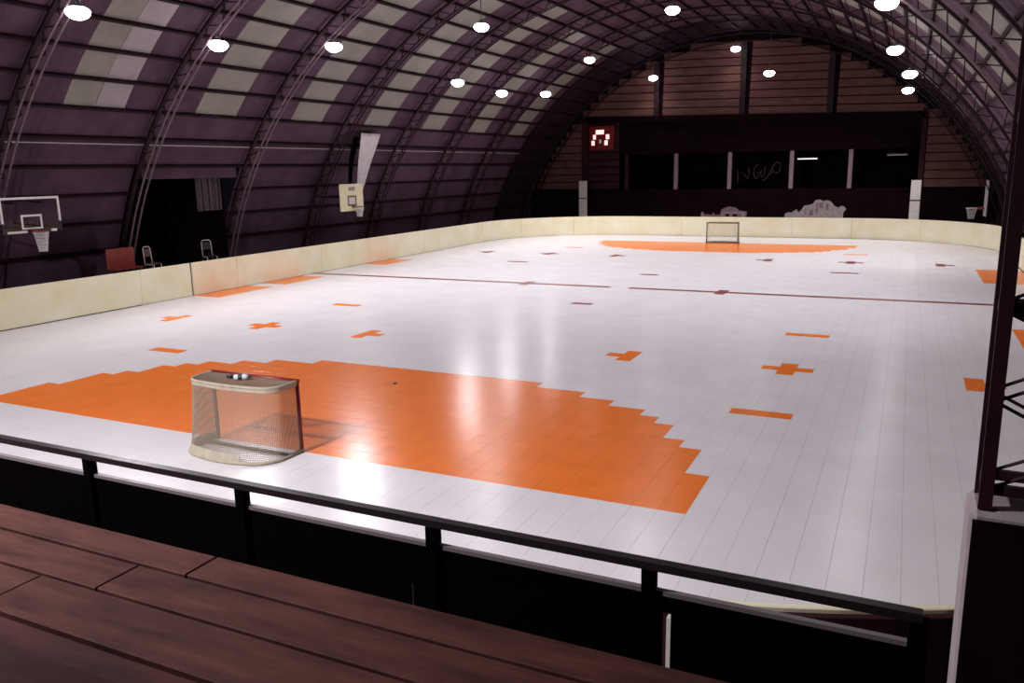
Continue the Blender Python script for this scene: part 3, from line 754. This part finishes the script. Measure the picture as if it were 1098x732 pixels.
# scrawled writing on the back wall of the dark room, traced stroke by stroke
WB = WY+5.985
ORG = (-0.95, 3.95)
def wp(u, v): # position in a 1098 px wide crop of 70 photo pixels -> metres on the wall
    return (((u-600)/15.69)*0.069, 0, -((v-310)/15.69)*0.069)
strokes = [[(232,270),(236,480)], [(300,470),(288,290),(350,350),(418,420),(425,320),(420,220)],
           [(590,175),(555,180),(520,240),(506,320),(520,390),(550,412),(590,380),(612,310),(565,312)],
           [(640,250),(632,330),(645,385),(672,392),(695,320),(704,210)], [(830,180),(845,290),(760,370),(700,445),(660,440)],
           [(780,320),(830,230),(880,150),(930,135),(965,180),(965,260),(930,310),(880,330),(840,290)]]
sc_ = thing('wall_writing', 'faint scrawled letters painted on the dark back wall', 'graffiti', (ORG[0], WB, ORG[1]))
for st in strokes:
    mb = MB(); mb.tube([wp(u, v) for u, v in st], 0.042, 5)
    mb.v = [(x, y*0.2, z) for x, y, z in mb.v]; mb.build('stroke', 'scrawl', sc_)
# painted shapes on the low wall above the far board
def mural(label, x0, x1, z0, outline, m, details):
    mu = thing('wall_painting', label, 'mural', ((x0+x1)/2, WY+0.045, z0))
    L = (x1-x0)
    MB().prism([((u-0.5)*L, 0, v) for u, v in outline], (0, -0.012, 0)).build('painted_shape', m, mu)
    for mm, (a, b, c, d) in details: MB().box((a-.5)*L, (b-.5)*L, -0.02, -0.013, c, d).build('painted_stroke', mm, mu)
out = [(0, -1.0), (0, 0.20), (0.05, 0.34), (0.10, 0.30), (0.15, 0.42), (0.19, 0.56), (0.22, 0.33), (0.27, 0.50), (0.31, 0.80), (0.36, 0.83), (0.42, 0.88), (0.46, 0.95), (0.48, 1.14), (0.53, 1.22), (0.58, 1.20), (0.61, 1.10), (0.66, 1.17), (0.72, 1.13), (0.76, 0.98), (0.79, 0.78), (0.86, 0.66), (0.90, 0.78), (0.95, 0.72), (0.98, 0.55), (0.94, 0.35), (0.93, -1.0)]
mural('pale cloud-like painted shape on the low wall right of the far goal', 1.9, 6.05, 0.85, out, 'paint_white',
      [('paint_pink', (0.33, 0.345, 0.2, 0.72)), ('paint_pink', (0.50, 0.53, 0.3, 1.0)), ('paint_pink', (0.55, 0.62, 0.62, 1.02)), ('paint_pink', (0.66, 0.70, 0.5, 0.98)), ('paint_pink', (0.40, 0.46, 0.1, 0.5))])
out2 = [(0, -1), (0, 0.18), (0.05, 0.36), (0.08, 0.15), (0.25, 0.12), (0.28, 0.30), (0.31, 0.12), (0.43, 0.12), (0.44, 0.42), (0.50, 0.60), (0.62, 0.72), (0.75, 0.66), (0.84, 0.44), (1.0, 0.36), (0.98, -1)]
mural('faded pink painted emblem peeking over the board behind the far goal', -4.1, -0.75, 0.85, out2, 'paint_pink',
      [('paint_white', (0.46, 0.49, -0.1, 0.32)), ('paint_white', (0.46, 0.96, 0.24, 0.32)), ('paint_white', (0.90, 0.95, -0.1, 0.24)), ('paint_white', (0.02, 0.05, -0.1, 0.3)), ('wall_dark', (0.55, 0.62, 0.02, 0.18)), ('wall_dark', (0.70, 0.80, 0.02, 0.16))])

# ================================================================== LAMPS
def make_lamp(label, x, y, z, power=1.0, group='high-bay lamps', tilt=0.0, cone=140, aim=None):
    """a high-bay lamp: glowing acrylic bowl and reflector, ballast housing and rod up to the truss; tilt turns its beam towards the rink"""
    t = thing('high_bay_lamp', label, 'lamp', (x, y, z), 0, group)
    MB().lathe([(0.0, -0.19), (0.14, -0.175), (0.25, -0.12), (0.32, -0.04), (0.34, 0.03), (0.31, 0.09), (0.22, 0.15)], 24).build('bowl', 'glow', t, smooth=True)
    rf = MB().lathe([(0.23, 0.14), (0.15, 0.19), (0.10, 0.21), (0.0, 0.215)], 24).build('reflector', 'housing', t, smooth=True)
    MB().lathe([(0.0, 0.21), (0.09, 0.21), (0.10, 0.22), (0.10, 0.30), (0.08, 0.32), (0.0, 0.32)], 16).build('ballast', 'housing', rf)
    top = ZC+math.sqrt(R_IN**2-(x-AX)**2)-z
    if top > 0.33: MB().tube([(0, 0, 0.31), (0, 0, top-0.03)], 0.018, 6).build('rod', 'housing', t)
    ld = bpy.data.lights.new('lamp_light', 'SPOT'); ld.energy = LAMP_W*power; ld.color = LAMP_COL
    ld.spot_size = math.radians(cone); ld.spot_blend = 0.8; ld.shadow_soft_size = 0.2
    lo = bpy.data.objects.new('lamp_light', ld); col.objects.link(lo); lo.parent = t; lo.location = (0.12*math.sin(tilt), 0, -0.26); lo.rotation_euler = (0, -tilt, 0)
    if aim: lo.rotation_euler = (Vector(aim)-Vector((x, y, z))).to_track_quat('-Z', 'Y').to_euler()
    return t
def along(p, y):                             # the same line of sight at another depth
    t = (y-CAM.y)/(p[1]-CAM.y); return tuple(CAM[i]+t*(p[i]-CAM[i]) for i in range(3))
ANG = {1: -38.6, 2: -39.7, 3: -36.6, 5: -39.0, 6: -39.7, 7: -37.9}
LL = {1: 'bright lamp on the truss beside the clear basketball backboard', 2: 'bright lamp on the truss above the red bench',
      3: 'bright lamp on the truss between the dark recess and the cream backboard', 5: 'third bright lamp from the far gable in the row above the long side board',
      6: 'second bright lamp from the far gable in the row above the long side board', 7: 'last bright lamp before the far gable in the row above the side board'}
for k in LL:
    x, z = arc(16.58, ANG[k]); make_lamp(LL[k], x, AY(k), z, group='lamps above the side board', tilt=0.66)
make_lamp('bright lamp hanging on a cable above the white tarp, between the lamp rows', -7.6, AY(4), 10.6, tilt=0.2)
make_lamp('small lamp above the far skylights beside the dark gable band', -8.70, AY(7), 11.06, tilt=0.2)
make_lamp('large lamp hanging on a long cable from the crown of the vault', -0.6, AY(5), 11.5)
p = along((-7.8, 51.25, 10.9), 50.3); make_lamp('small lamp in front of the far siding boards above the scoreboard', *p, 0.10)
p = along((-1.9, 51.25, 12.5), 50.3); make_lamp('flat lamp high on the far gable siding near the crown', *p, 0.10)
make_lamp('lamp hanging low in front of the far siding with a warm glow', 1.3, AY(8), 10.15, 0.8)
RL = {3: ('lamp on the roof slope over the lattice column side, farthest from the gable', 38.3), 5: ('upper lamp on the roof slope over the lattice column side', 38.6),
      6: ('upper of two lamps close together at the end of the far siding', 41.2), 8: ('lower of two lamps close together at the end of the far siding', 40.7)}
for k in RL:
    x, z = arc(16.58, RL[k][1]); make_lamp(RL[k][0], x, AY(k), z, 1.0, group='lamps over the lattice column side', tilt=-0.35)
# lamps outside the picture
make_lamp('lamp over the rink between the far and near goal, beside the crown', -5.2, AY(3), 10.9, 0.6)
make_lamp('lamp hanging under the crown over the middle of the near half', 1.6, AY(3), 10.6, 0.6)
make_lamp('lamp hanging from the crown of the vault over the seating', -0.5, AY(-2), 9.4, 5.4, cone=150, aim=(0.5, 1, 0))
x, z = arc(16.58, 38.5); make_lamp('added fill lamp out of view on the slope over the lattice column side', x, AY(1), z, 0.25, tilt=-0.2)  # added fill lamp for the near floor, itself unseen
